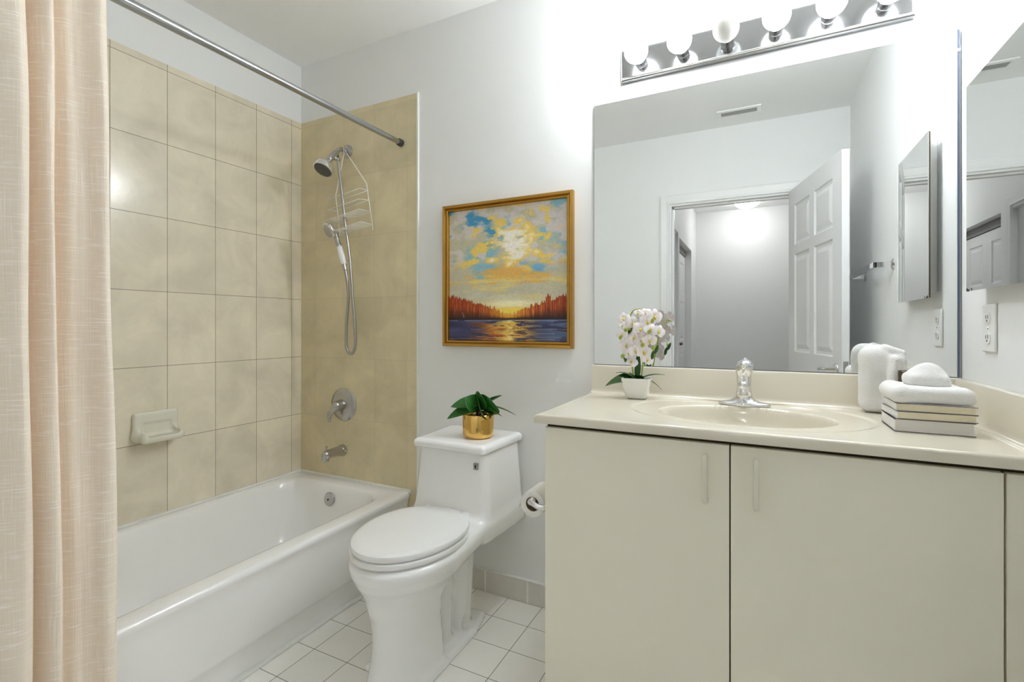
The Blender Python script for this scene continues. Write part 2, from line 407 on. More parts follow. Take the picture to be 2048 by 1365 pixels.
# ceiling vent and hall ceiling lamp
vt = root('ceiling_vent', (-.11, .17, ZC), 'white rectangular air vent with dark louvres in the bathroom ceiling, seen in the mirror', 'vent')
obj('vent_frame', swap(rect_frame(-.24, .02, .115, .225, [(0, 0), (.002, .006), (.024, .008), (.026, .001)], 0, -1), lambda x, y, z: (x, z, ZC+y)), 'plast', vt)
obj('vent_cavity', box(-.216, -.004, .139, .201, ZC-.0015, ZC-.0005), 'dark', vt)
for j in range(5):
    y = .147+j*.0115
    obj('louvre', swap(box(-.214, -.006, -.004, .004, -.0006, .0006), lambda x, yy, z: (x, y+yy*.8-z*.5, ZC-.005+yy*.6+z)), 'vent', vt)
hl = root('hall_ceiling_light', (-.105, -2.3, ZC), 'glowing white dome lamp on the hall ceiling, seen through the doorway in the big mirror', 'ceiling light')
obj('lamp_base', lathe([(.06, 0), (.135, 0), (.135, -.018), (.12, -.02)], (-.105, -2.3, ZC), n=48), 'plast', hl, 40)
obj('lamp_dome', lathe([(.128, -.018), (.13, -.03), (.118, -.055), (.09, -.078), (.05, -.092), (.001, -.097)], (-.105, -2.3, ZC), n=48), emit('lamp_glow', (.97, .975, .98, 1), HALL), hl, True)

# ------------------------------------------------------------------ bathtub and its fittings
TX, TZ = -1.45, .368
X0, Y0, Y1 = XL+.006, .302, D-.007
prof = [  # x0 inset, x1 inset, y0 inset, y1 inset, radius, z
    (0, .052, 0, 0, .012, 0), (0, .050, 0, 0, .012, .02), (0, .048, 0, 0, .012, .085), (0, .036, 0, 0, .012, .098), (0, .030, 0, 0, .012, .115), (0, .010, 0, 0, .012, .30), (0, .006, 0, 0, .012, .335),
    (0, 0, 0, 0, .012, .345), (0, -.001, 0, 0, .014, TZ-.012), (0, .003, 0, 0, .014, TZ-.003), (.006, .011, .006, .004, .016, TZ),
    (.040, .062, .07, .07, .10, TZ), (.048, .074, .085, .082, .115, TZ-.003), (.054, .082, .095, .09, .12, TZ-.012), (.062, .09, .11, .098, .125, TZ-.04),
    (.075, .105, .15, .108, .13, TZ-.14), (.088, .12, .20, .118, .13, TZ-.22), (.105, .14, .24, .132, .12, .095), (.13, .17, .28, .16, .10, .07), (.2, .24, .35, .23, .06, .062)]
Rs = [rrect(X0+a, TX-b_, Y0+c, Y1-d, r, z, 10) for a, b_, c, d, r, z in prof]
tub = root('bathtub', ((X0+TX)/2, (Y0+Y1)/2, 0), 'long white enamel bathtub built into the tiled alcove at the left wall', 'bathtub')
obj('tub_body', rings(Rs), 'enamel', tub, 50)
oc = (-1.86, Y1-.1035, .30)
obj('overflow_plate', lathe([(.001, 0), (.032, 0), (.033, .004), (.030, .008), (.012, .010), (.001, .0105)], oc, (0, -1, .1), 36), 'nickel', tub, 30)
obj('overflow_screw', lathe([(.004, 0), (.004, .003), (.001, .0035)], (oc[0], oc[1]-.0105, oc[2]), (0, -1, .1), 10), 'dark', tub)
obj('drain', lathe([(.001, 0), (.03, 0), (.03, .003), (.018, .004), (.001, .002)], (-1.84, 1.56, .064), (0, 0, 1), 30), 'nickel', tub, 30)
o = struct('trim_9', box(TX-.053, TX-.030, .302, D-.02, 0, .010), 'caulk'); bevel(o, .004)
struct('trim_10', join(box(XL+.006, XL+.013, .302, D-.006, TZ-.004, TZ+.008), box(XL+.006, TX+.004, D-.013, D-.006, TZ-.006, TZ+.008)), 'caulk')

# tub filler spout
sp = root('tub_spout', (-1.879, D-.006, .513), 'brushed nickel tub spout low on the tiled end wall above the bathtub', 'tub spout')
y = D-.006
obj('spout_body', sdf_mesh(lambda X, Y, Z: smin(smin(scap(X, Y, Z, (-1.879, y-.002, .513), (-1.879, y-.105, .515), .027, .020), sbox(X, Y, Z, (-1.879, y-.113, .502), (.016, .016, .024), .010), .012), scap(X, Y, Z, (-1.879, y, .513), (-1.879, y-.006, .513), .029), .006),
    (-1.92, y-.14, .46), (-1.84, y, .55), .0032), 'nickel', sp, True)
obj('diverter_knob', lathe([(.003, 0), (.003, .012), (.006, .014), (.006, .02), (.001, .022)], (-1.879, y-.108, .534), n=16), 'nickel', sp, 30)
# mixing valve
vv = root('shower_valve', (-1.882, D-.006, .745), 'round brushed nickel shower valve plate with a lever, between spout and hand shower', 'shower valve')
vc = (-1.872, D-.006, .745)
obj('escutcheon', lathe([(.001, 0), (.083, 0), (.084, .003), (.080, .008), (.055, .016), (.042, .02), (.001, .02)], vc, (0, -1, 0), 56), 'nickel', vv, 40)
obj('valve_handle', sdf_mesh(lambda X, Y, Z: smin(smin(scap(X, Y, Z, (vc[0], y-.015, vc[2]), (vc[0], y-.05, vc[2]), .030, .024),
    scap(X, Y, Z, (vc[0]-.006, y-.048, vc[2]-.01), (vc[0]-.034, y-.062, vc[2]-.045), .017, .010), .015), scap(X, Y, Z, (vc[0]-.034, y-.062, vc[2]-.04), (vc[0]-.040, y-.058, vc[2]-.078), .011, .007), .012),
    (vc[0]-.07, y-.09, vc[2]-.1), (vc[0]+.045, y-.008, vc[2]+.045), .0035), 'nickel', vv, True)

# shower head on its arm, with diverter
sh = root('overhead_shower', (-1.848, D-.006, 2.022), 'chrome fixed shower head on a bent arm coming out of the tiled end wall', 'shower head')
ax_ = -1.848
obj('wall_flange', lathe([(.001, 0), (.034, 0), (.033, .004), (.022, .012), (.013, .014), (.001, .014)], (ax_, D-.006, 2.022), (0, -1, 0), 36), 'nickel', sh, 30)
obj('shower_arm', tube([(ax_, D-.01, 2.022), (ax_, D-.04, 2.023), (ax_, D-.065, 2.012), (ax_, D-.09, 1.983)], .0105, 14, 6), 'nickel', sh, True)
obj('diverter_body', sdf_mesh(lambda X, Y, Z: smin(scap(X, Y, Z, (ax_, D-.085, 1.988), (ax_, D-.122, 1.950), .0165), scap(X, Y, Z, (ax_-.022, D-.10, 1.972), (ax_+.022, D-.088, 1.955), .010), .008),
    (ax_-.045, D-.16, 1.92), (ax_+.045, D-.05, 2.02), .0028), 'nickel', sh, True)
obj('diverter_knob', lathe([(.006, 0), (.009, .001), (.009, .007), (.001, .008)], (ax_+.006, D-.083, 1.972), (1, .0, 0), 16), 'rubber', sh, 30)
hd = Vector((-.06, -.60, -1)).normalized()
hc = Vector((ax_-.002, D-.122, 1.948))
obj('head_shell', lathe([(.012, -.006), (.014, .006), (.012, .012), (.020, .022), (.036, .03), (.046, .045), (.049, .06), (.049, .068), (.046, .07), (.001, .07)], hc, hd, 44), 'chrome', sh, 35)
obj('nozzle_plate', lathe([(.001, 0), (.043, 0), (.041, .004), (.001, .006)], hc+hd*.0695, hd, 40), 'nozz', sh, 30)

# wire caddy hanging on the arm (tilted a little, as it swung sideways)
cd_ = root('shower_caddy', (-1.79, 1.79, 1.57), 'white wire shower caddy hanging crooked from the chrome shower arm', 'shower caddy')
cy = 1.79; q = .0021
topc = [(-1.838, cy, 2.0), (-1.836, cy-.004, 2.028), (-1.829, cy, 2.012)]
rr = [(-1.829, cy, 2.012), (-1.69, cy, 1.832), (-1.686, cy, 1.805), (-1.649, cy, 1.604), (-1.665, cy-.0, 1.604), (-1.70, cy-.02, 1.628)]
ll = [(-1.838, cy, 2.0), (-1.894, cy, 1.800), (-1.890, cy, 1.77), (-1.862, cy, 1.566)]
obj('hanger', join(tube([ll[3], ll[2], ll[1], ll[0]]+topc[1:2]+rr[:4], q, 8, 0)), 'vinyl', cd_, True)
def lerp(a, b_, t): return tuple(a[i]+(b_[i]-a[i])*t for i in range(3))
def shelf(tz, dep, rails, slats, zoff=0):
    a = lerp(ll[2], ll[3], tz); b_ = lerp(rr[2], rr[3], tz+.02)
    A = (a[0], a[1]-dep, a[2]-zoff); B = (b_[0], b_[1]-dep, b_[2]-zoff)
    P = [tube([a, A, B, b_], q*.85, 8), tube([a, b_], q*.85, 8)]
    for j in range(slats):
        t = (j+.6)/slats
        P.append(tube([lerp(a, b_, t), lerp(A, B, t)], q*.7, 6))
    return join(*P)
obj('upper_rail', shelf(.02, .05, 2, 0), 'vinyl', cd_, True)
obj('middle_rail', shelf(.25, .065, 2, 0, .01), 'vinyl', cd_, True)
obj('wire_shelf', shelf(.55, .075, 2, 15), 'vinyl', cd_, True)
obj('wire_shelf', shelf(.85, .075, 2, 15), 'vinyl', cd_, True)

# hand shower with hose
hs = root('hand_shower', (-1.79, 1.75, 1.0), 'hand shower with pale grip hanging by the caddy on a looped metal hose', 'hand shower')
hp = [(-1.834, 1.742, 1.962), (-1.826, 1.742, 1.93), (-1.808, 1.744, 1.81), (-1.789, 1.75, 1.637), (-1.767, 1.758, 1.464), (-1.754, 1.762, 1.294), (-1.742, 1.768, 1.124), (-1.748, 1.77, 1.035), (-1.772, 1.768, 1.008), (-1.796, 1.765, 1.04), (-1.796, 1.765, 1.148), (-1.779, 1.76, 1.27), (-1.781, 1.757, 1.35), (-1.790, 1.752, 1.413)]
obj('hose', tube(hp, .0072, 12, 12), 'hose', hs, True)
obj('hose_nut', tube([hp[-1], (-1.794, 1.751, 1.43), (-1.797, 1.75, 1.445)], [.009, .011, .010], 14), 'nickel', hs, 30)
obj('grip', tube([(-1.797, 1.75, 1.443), (-1.806, 1.748, 1.475), (-1.822, 1.745, 1.53)], [.0125, .0165, .0135], 18, 6), 'plast', hs, True, label='pale plastic grip')
obj('neck', tube([(-1.822, 1.745, 1.528), (-1.835, 1.742, 1.565), (-1.838, 1.735, 1.595), (-1.848, 1.722, 1.61)], [.0125, .012, .013, .016], 16, 6), 'nickel', hs, True)
hn = Vector((-.20, -.62, -.38)).normalized()
fc = Vector((-1.862, 1.722, 1.608))
obj('spray_head', lathe([(.001, -.03), (.02, -.03), (.036, -.018), (.043, 0), (.043, .008), (.040, .011), (.001, .011)], fc, hn, 40), 'chrome', hs, 35)
obj('spray_face', lathe([(.001, 0), (.034, 0), (.032, .003), (.012, .004), (.001, .006)], fc+hn*.0108, hn, 36), 'nickel', hs, 30)

# soap dish on the left wall
sd = root('soap_dish', (XL+.006, 1.11, .69), 'off-white ceramic soap dish fixed to the tiled left wall above the bathtub', 'soap dish')
fx = XL+.006
def soapf(X, Y, Z):
    a = sbox(X, Y, Z, (fx+.004, 1.113, .748), (.016, .082, .052), .012)
    b_ = sbox(X, Y, Z, (fx+.036, 1.113, .702), (.042, .080, .020), .018)
    c = sbox(X, Y, Z, (fx+.050, 1.113, .735), (.034, .062, .030), .016)
    return np.maximum(smin(a, b_, .03), -c)
obj('dish', sdf_mesh(lambda X, Y, Z: np.maximum(soapf(X, Y, Z), fx+.0005-X), (fx-.006, 1.01, .66), (fx+.1, 1.215, .82), .0035), 'soap', sd, True)

# curtain rod and curtain
rd = root('curtain_rod', (-1.503, .3, 2.006), 'long straight steel shower curtain rod spanning the tub alcove', 'curtain rod')
obj('outer_tube', tube([(-1.503, .302, 2.006), (-1.503, .86, 2.006)], .0145, 24), 'dnick', rd, 40)
obj('inner_tube', tube([(-1.503, .86, 2.006), (-1.503, 1.80, 2.006)], .0125, 24), 'dnick', rd, 40)
obj('end_cap', lathe([(.014, 0), (.017, .004), (.017, .022), (.015, .026), (.001, .026)], (-1.503, D-.0065, 2.006), (0, -1, 0), 24), 'rubber', rd, 40, label='dark rubber end cap')
cp = [(-1.47, .312), (-1.43, .335), (-1.425, .37), (-1.44, .40), (-1.40, .420), (-1.375, .444), (-1.372, .457), (-1.385, .467), (-1.43, .462), (-1.465, .460), (-1.47, .470), (-1.44, .480), (-1.405, .493), (-1.388, .503), (-1.386, .513), (-1.405, .519), (-1.45, .510), (-1.455, .522),
      (-1.425, .548), (-1.418, .566), (-1.408, .583), (-1.385, .597), (-1.376, .607), (-1.382, .617), (-1.41, .626), (-1.45, .622), (-1.47, .60)]
pp = smooth_path([(a, b_, 0) for a, b_ in cp], 10); nn = len(pp)
zs = np.linspace(.06, 1.995, 60); V = []; UV = []
L = [0]
for i in range(1, nn): L.append(L[-1]+(pp[i]-pp[i-1]).length)
rg = random.Random(4)
for j, z in enumerate(zs):
    t = z/2.0
    for i, p in enumerate(pp):
        cx_, cy_ = -1.425, .47
        am = 1+.10*(1-t)*math.sin(i*.13+1)
        x = cx_+(p.x-cx_)*am; yy = p.y
        x += .004*math.sin(z*3.1+i*.05)+.002*math.sin(z*9+i*.11)
        if t > .8: x -= .078*((t-.8)/.2)**1.5*(1 if True else 0)
        sc = 1+.045*max(0, (t-.8)/.2)**1.5
        yy = .312+(yy-.312)*(.965+.03*(1-t)+.09*max(0, (t-.8)/.2)**1.5)
        s_ = min(1, max(0, (1.3-z)/.8)); s_ = s_*s_*(3-2*s_); x = x*(1-s_)+s_*(max(-1.438, -1.436+(x+1.47)*.8))
        V.append((x, yy+.0015*math.sin(z*5+i*.07), z)); UV.append((L[i], z))
F = [(j*nn+i, j*nn+i+1, (j+1)*nn+i+1, (j+1)*nn+i) for j in range(59) for i in range(nn-1)]
cur = tag(obj('shower_curtain', (V, F), 'curtain', None, True), 'blush beige woven shower curtain gathered in folds at the near end of the rod', 'shower curtain')
ul = cur.data.uv_layers.new(name='UVMap')
vi = np.zeros(len(cur.data.loops), int); cur.data.loops.foreach_get('vertex_index', vi)
ul.data.foreach_set('uv', np.array(UV)[vi].ravel())
md = cur.modifiers.new('thick', 'SOLIDIFY'); md.thickness = .0025

# ------------------------------------------------------------------ toilet
tc_x = -1.045
tl = root('toilet', (tc_x, 1.45, 0), 'white one-piece toilet with its lid closed, between bathtub and vanity', 'toilet')
def egg(X, Y, hw, yf, yb, yc):
    a = np.abs(X)
    ly = np.where(Y < yc, (yc-Y)/(yc-yf), (Y-yc)/(yb-yc))
    q = np.sqrt((a/hw)**2+ly**2+1e-9); return (q-1)*hw
def rcut(d2, Z, z0, z1, r):
    q0 = d2+r; q1 = np.abs(Z-(z0+z1)/2)-(z1-z0)/2+r
    return np.sqrt(np.maximum(q0, 0)**2+np.maximum(q1, 0)**2)+np.minimum(np.maximum(q0, q1), 0)-r
def toiletf(X, Y, Z):
    X = X-tc_x
    # bowl: narrows downwards into the pedestal
    zz = [.22, .25, .28, .31, .34, .37, .41]
    hw = np.interp(Z, zz, [.060, .088, .112, .138, .161, .177, .184])
    yf = np.interp(Z, zz, [1.20, 1.18, 1.155, 1.130, 1.108, 1.095, 1.089])
    yb_ = np.interp(Z, zz, [1.38, 1.40, 1.44, 1.48, 1.55, 1.60, 1.62])
    bowl = rcut(egg(X, Y, hw, yf, yb_, 1.34)*.8, Z, .22, .412, .022)
    # deck running back under the tank; its underside lies at .37 by the sides, rising to the wall
    yb = np.clip((Y-1.35)/.4, 0, 1)
    dhw = .150+.038*yb
    deck = rcut(np.maximum(np.abs(X)-dhw, np.maximum(1.36-Y, Y-1.822)), Z, .355+.0*X, .43, .03)
    # tank, tapering upwards
    tz = np.clip((Z-.42)/.25, 0, 1)
    thw = .186-.022*tz-.014*np.clip((1.80-Y)/.25, 0, 1)*1.0
    yfr = 1.535+.016*tz
    dx = np.abs(X)-thw; dy = np.maximum(yfr-Y, Y-1.822); r = .032
    dd = np.sqrt(np.maximum(dx+r, 0)**2+np.maximum(dy+r, 0)**2)+np.minimum(np.maximum(dx+r, dy+r), 0)-r
    tank = np.maximum(dd, np.maximum(.36-Z, Z-.672))
    # pedestal column at the front
    fz = np.clip(Z/.25, 0, 1)
    ph = .112-.010*np.sin(np.pi*fz)*.6
    pf = 1.135+.03*np.sin(np.pi*np.clip(fz, 0, 1))*.8+.012*fz
    ped = np.maximum(egg(X, np.minimum(Y, 1.34), ph, pf, 1.6, 1.335), np.maximum(Y-(1.365-.03*fz), Z-.33))
    # trapway behind
    trap = np.maximum(sbox(X, Y, Z, (0, 1.46, .19), (.036, .14, .21), .03), -Z)
    tw = scap(np.abs(X), Y, Z, (.034, 1.46, .36), (.040, 1.45, .0), .026, .030)
    rear = sbox(X, Y, Z, (0, 1.545, .17), (.098-.02*(1-np.clip(Z/.35, 0, 1)), .045, .24), .03)
    sw = scap(np.abs(X), Y, Z, (.02, 1.40, .30), (.04, 1.52, .16), .030)
    foot = rcut(np.maximum(np.abs(X)-(.118-.03*np.clip((Y-1.55)/.12, 0, 1)), np.maximum(1.22-Y, Y-1.665)), Z, -.02, .026, .016)
    d = smin(bowl, deck, .05); d = smin(d, tank, .035); d = smin(d, ped, .03)
    d = smin(d, smin(smin(trap, tw, .02), smin(rear, sw, .02), .02), .014); d = smin(d, foot, .018)
    return np.maximum(np.maximum(d, -Z), Y-1.822)
obj('toilet_body', sdf_mesh(toiletf, (tc_x-.215, 1.06, -.012), (tc_x+.215, 1.835, .69), .006), 'porc', tl, True)
# tank lid
def lidring(g, z): 
    hf, hb = .160-g, .176-g
    pts = []
    base = [(-hf, 1.528+g), (hf, 1.528+g), (hb, 1.826-g), (-hb, 1.826-g)]
    r = .018
    for i in range(4):
        p = Vector(base[i]+(0,)); a = (Vector(base[i-1]+(0,))-p).normalized(); c = (Vector(base[(i+1) % 4]+(0,))-p).normalized()
        for j in range(6):
            t = j/5; w_ = (p+a*r)*(1-t)**2+2*p*t*(1-t)+(p+c*r)*t*t
            pts.append((tc_x+w_.x, w_.y, z))
    return pts
obj('tank_lid', rings([lidring(.006, .673), lidring(.0, .676), lidring(-.002, .690), lidring(.002, .700), lidring(.010, .705), lidring(.022, .7065)]), 'porc', tl, 40)
# seat and cover
def seatring(hw, yf, yb, yc, z, n=72):
    out = []
    for i in range(n):
        a = 2*math.pi*i/n; c, s_ = math.cos(a), math.sin(a)
        if s_ < 0: x, yy = hw*c, yc+(yc-yf)*s_
        else:
            # squarer back end
            x = hw*(abs(c)**.72)*(1 if c > 0 else -1); yy = yc+(yb-yc)*s_**.80
            x *= 1-.22*max(0, (yy-yc)/(yb-yc))**2
        out.append((tc_x+x-.006, yy, z))
    return out
def pad(hw, yf, yb, yc, z0, z1, r):
    R_ = []
    for g, z in ((r, z0), (r*.3, z0+r*.3), (0, z0+r), (0, z1-r), (r*.3, z1-r*.3), (r, z1), (r*3, z1+.0012), (hw*.5, z1+.004)):
        R_.append(seatring(hw-g, yf+g, yb-g, yc, z))
    return rings(R_)
obj('seat_ring', pad(.180, 1.100, 1.535, 1.345, .4145, .4325, .005), 'seat', tl, 40)
obj('seat_cover', pad(.177, 1.104, 1.545, 1.345, .4350, .4560, .007), 'seat', tl, 40)
for sx in (-.085, .085): obj('seat_hinge', lathe([(.001, 0), (.013, 0), (.013, .03), (.010, .034), (.001, .034)], (tc_x+sx, 1.522, .425), n=20), 'seat', tl, 40)
for sx in (-.078, .078): obj('bolt_cap', lathe([(.017, 0), (.018, .03), (.015, .05), (.008, .058), (.001, .06)], (tc_x+sx, 1.53, .022), n=24), 'plast', tl, 40)
bx_, bz_ = tc_x+.118, .625
obj('emblem', join(box(bx_-.009, bx_+.009, 1.5405, 1.5475, bz_-.012, bz_+.012)), 'vent', tl, label='small grey badge with a dark mark')
obj('emblem_mark', box(bx_-.0025, bx_+.0025, 1.5395, 1.541, bz_-.006, bz_+.006), 'dark', tl)

# ------------------------------------------------------------------ potted plant on the tank
def leafmesh(base, dirv, ln, wd, droop, roll=0, n=10, cup=.25):
    base = Vector(base); d = Vector(dirv).normalized(); side = d.cross(Vector((0, 0, 1))).normalized(); V = []; F = []
    up = side.cross(d).normalized(); side = (side*math.cos(roll)+up*math.sin(roll)).normalized(); up = side.cross(d).normalized()
    for i in range(n+1):
        t = i/n; p = base+d*ln*t+Vector((0, 0, -droop*ln*t*t))
        wv_ = wd*math.sin(math.pi*min(1, t**.8*.97+.03))**.75
        for j in range(-2, 3):
            s_ = j/2; V.append(p+side*wv_*s_+up*(wv_*cup*abs(s_)**1.5))
    for i in range(n):
        for j in range(4): F.append((i*5+j, i*5+j+1, i*5+j+6, i*5+j+5))
    return V, F
def leafobj(name, vf, m, par, th=.0012):
    o = obj(name, vf, m, par, True); md = o.modifiers.new('thick', 'SOLIDIFY'); md.thickness = th
    sb = o.modifiers.new('sub', 'SUBSURF'); sb.levels = 1; sb.render_levels = 1; return o
px, py, pz = -.983, 1.655, .7065
pl = root('potted_plant', (px, py, pz), 'small green broad-leaved plant in a shiny gold pot on the toilet tank', 'plant')
obj('gold_pot', lathe([(.001, 0), (.050, 0), (.058, .006), (.0615, .018), (.062, .090), (.0605, .092), (.0595, .090), (.058, .074), (.001, .074)], (px, py, pz), n=56), 'goldpot', pl, 40)
obj('soil', lathe([(.001, 0), (.057, 0), (.055, .003), (.001, .005)], (px, py, pz+.073), n=30), 'soil', pl)
obj('stem', join(tube([(px, py, pz+.07), (px+.002, py, pz+.135)], [.011, .008], 10), tube([(px+.01, py-.01, pz+.07), (px+.014, py-.008, pz+.12)], .005, 8)), 'stemb', pl, True)
ph = pz+.128
# camera-right axis roughly (.89,.45): leaves spread mostly along it
for (dx, dy, dz, ln, wd, dr, ro) in ((-.89, -.45, .28, .115, .030, .35, .8), (-.85, -.52, -.12, .125, .028, .25, .7), (-.45, -.5, .75, .080, .044, .1, 1.1), (.15, -.3, .95, .080, .048, .0, 1.0),
                                    (.75, .35, .55, .11, .017, .1, .6), (.45, -.60, .22, .080, .050, .25, 1.2), (.75, -.10, .20, .105, .050, .30, 1.1), (.88, .42, .16, .150, .015, .38, .4), (.75, .1, -.05, .1, .026, .2, .5)):
    leafobj('leaf', leafmesh((px+.004, py-.004, ph-.01+random.Random(ln*99).uniform(-.01, .01)), (dx, dy, dz), ln, wd, dr, ro), 'leaf', pl, .0016)

# toilet paper on the side of the cabinet
rc = Vector((-.622, 1.374, .592))
tp = root('toilet_paper_roll', tuple(rc), 'white toilet paper roll hanging beside the vanity cabinet', 'toilet paper')
def ringtube(r0, r1, y0, y1, c, n=48):
    Rs = []
    for r, y in ((r0, y0), (r1, y0), (r1, y1), (r0, y1), (r0, y0)):
        Rs.append([(c.x+r*math.cos(2*math.pi*i/n), y, c.z+r*math.sin(2*math.pi*i/n)) for i in range(n)])
    return rings(Rs, False, False)
obj('paper', ringtube(.0225, .040, 1.374, 1.478, rc), 'paper', tp, 40)
obj('cardboard_core', ringtube(.0212, .0224, 1.3745, 1.4775, rc), mat('cardboard', (.22, .15, .08), .9), tp, 40)
obj('loose_sheet', swap(rings([[(rc.x-.0405-.0005*s_, 1.376, rc.z+.012-.03*t), (rc.x-.0405, 1.476, rc.z+.012-.03*t)] for t, s_ in ((0, 0), (.5, 6), (1, 16))], False, False), lambda x, yy, z: (x, yy, z)), 'paper', tp)
th = root('toilet_paper_holder', (-.57, 1.37, .60), 'chrome arm holding the toilet paper roll on the vanity side', 'paper holder')
obj('holder_rod', tube([(rc.x, 1.474, rc.z+.0106), (rc.x, 1.36, rc.z+.0106)], .0105, 16), 'chrome', th, True)
obj('holder_arm', join(tube([(rc.x, 1.364, rc.z+.0106), (rc.x+.03, 1.356, rc.z+.002), (-.556, 1.372, rc.z)], .0085, 14, 6), lathe([(.001, 0), (.024, 0), (.024, .006), (.012, .012), (.001, .012)], (-.551, 1.372, rc.z), (-1, 0, 0), 28)), 'chrome', th, 40)

# ------------------------------------------------------------------ vanity
CFY, CX0 = 1.284, -.577
vn = root('vanity_cabinet', (0, 1.56, 0), 'cream laminate vanity cabinet with two flat doors below the countertop', 'cabinet')
XRi = XR-.001
obj('cabinet_body', join(box(-.549, -.533, 1.324, D-.013, .0, .862), box(-.533, XRi, 1.326, 1.335, .09, .862), box(-.533, XRi, D-.03, D-.013, .0, .862), box(-.533, XRi, 1.34, D-.03, .09, .105)), 'gap', vn)
o = obj('side_panel', box(-.551, -.549, 1.322, D-.013, .0, .862), 'lam', vn)
obj('toe_kick', box(-.549, XRi, 1.38, 1.395, 0, .09), 'base', vn)
for i, (a, b_) in enumerate(((-.551, -.0625), (-.0595, .437))):
    dr = obj('cabinet_door', box(a, b_, 1.305, 1.323, .085, .8505), 'lam', vn); bevel(dr, .0015, 2)
    hx = (-.117, -.004)[i]
    P = [(hx, 1.303, .818), (hx, 1.288, .822), (hx, 1.280, .812), (hx, 1.278, .79), (hx, 1.278, .74), (hx, 1.280, .720), (hx, 1.288, .710), (hx, 1.303, .714)]
    hv = tube(P, .0065, 12, 4)
    obj('door_handle', hv, 'hndl', dr, True, label='pale translucent pull handle')
fp = obj('filler_panel', box(.441, XRi, 1.305, 1.323, .085, .8505), 'lam', vn); bevel(fp, .0015, 2)

# countertop with moulded basin: one heightfield surface
vt_ = root('vanity_countertop', (0, 1.56, .862), 'beige cultured marble countertop with an oval sink moulded in', 'countertop')
SCX, SCY, SA, SB = -.040, 1.548, .232, .163
X = np.concatenate([np.linspace(CX0, -.36, 24)[:-1], np.linspace(-.36, .29, 170), np.linspace(.29, XRi, 24)[1:]])
Yg = np.linspace(CFY, D-.001, 140)
gx, gy = np.meshgrid(X, Yg, indexing='ij')
qq = np.sqrt(((gx-SCX)/SA)**2+((gy-SCY)/SB)**2)
z = np.full(gx.shape, .890)
# shallow dished ring around the basin
q2 = np.sqrt(((gx-SCX)/.325)**2+((gy-1.575)/.245)**2)
st = lambda a: np.clip(a, 0, 1)**2*(3-2*np.clip(a, 0, 1))
z -= .0028*st((1-q2)/.05)
u_ = np.clip(1-qq, 0, 1)
z -= .142*(1-(1-u_)**2)**.55*st(u_/.07)
# front edge raised lip and rounding
fe = np.clip((gy-CFY)/.006, 0, 1); z = z-.006*(1-np.sqrt(1-(1-fe)**2))
le = np.clip((gx-CX0)/.006, 0, 1); z = z-.006*(1-np.sqrt(1-(1-le)**2))
nx, ny = gx.shape
V = np.stack([gx, gy, z], -1).reshape(-1, 3)
F = [(i*ny+j, (i+1)*ny+j, (i+1)*ny+j+1, i*ny+j+1) for i in range(nx-1) for j in range(ny-1)]
Vl = [tuple(v) for v in V]
n0 = len(Vl); Vl += [(x, CFY, .864) for x in X]; F += [(i*ny, n0+i, n0+i+1, (i+1)*ny) for i in range(nx-1)]
n1 = len(Vl); Vl += [(CX0, y_, .864) for y_ in Yg]; F += [(j, j+1, n1+j+1, n1+j) for j in range(ny-1)]
n2 = len(Vl); Vl += [(x, CFY+.045, .864) for x in X]; F += [(n0+i, n2+i, n2+i+1, n0+i+1) for i in range(nx-1)]
n3 = len(Vl); Vl += [(-.545, D-.002, .864), (-.545, CFY+.04, .864), (CX0, CFY+.04, .864), (CX0, D-.002, .864)]; F += [(n3, n3+1, n3+2, n3+3)]
obj('counter_slab', (Vl, F), 'marble', vt_, 60)
def cove(P0, P1, nrm):   # splash profile swept between two points; nrm points into the room
    pr = [(.0, .887), (.034, .887), (.034, .8905), (.026, .892), (.0215, .897), (.020, .905), (.0185, .985), (.0165, .9915), (.012, .994), (0, .994)]
    return rings([[(P0[0]+nrm[0]*a, P0[1]+nrm[1]*a, z_) for a, z_ in pr], [(P1[0]+nrm[0]*a, P1[1]+nrm[1]*a, z_) for a, z_ in pr]])
obj('backsplash', cove((-.570, D-.0005), (XRi, D-.0005), (0, -1)), 'marble', vt_, 40)
obj('side_splash', cove((XRi, D-.02), (XRi, CFY+.012), (-1, 0)), 'marble', vt_, 40)
obj('sink_drain', lathe([(.001, -.002), (.024, 0), (.024, .003), (.015, .003), (.001, .001)], (SCX, SCY, .7555), n=30), 'chrome', vt_, 30)

# faucet
fo = (-.040, 1.738, .8873)
fa = root('faucet', fo, 'single-handle chrome faucet behind the sink basin', 'faucet')
def fauf(X, Y, Z):
    x = X-fo[0]; y_ = Y-fo[1]; z_ = Z-fo[2]
    plate = rcut((np.sqrt((x/.074)**2+(y_/.027)**2)-1)*.027, z_, 0, .010, .005)
    hump = selp(x, y_, z_, (0, 0, .0), (.068, .024, .020))
    body = scap(x, y_, z_, (0, .002, .0), (0, .004, .055), .027, .020)
    spout = scap(x, y_, z_, (0, 0, .045), (0, -.075, .072), .019, .0145)
    d = smin(smin(plate, hump, .008), body, .022); d = smin(d, spout, .014)
    return np.maximum(d, -z_)
obj('faucet_body', sdf_mesh(fauf, (fo[0]-.085, fo[1]-.11, fo[2]-.006), (fo[0]+.085, fo[1]+.045, fo[2]+.1), .0028), 'chrome', fa, True)
obj('aerator', lathe([(.010, 0), (.011, -.004), (.011, -.014), (.009, -.015), (.001, -.013)], (fo[0], fo[1]-.074, fo[2]+.062), (0, .15, 1), 24), 'chrome', fa, 30)
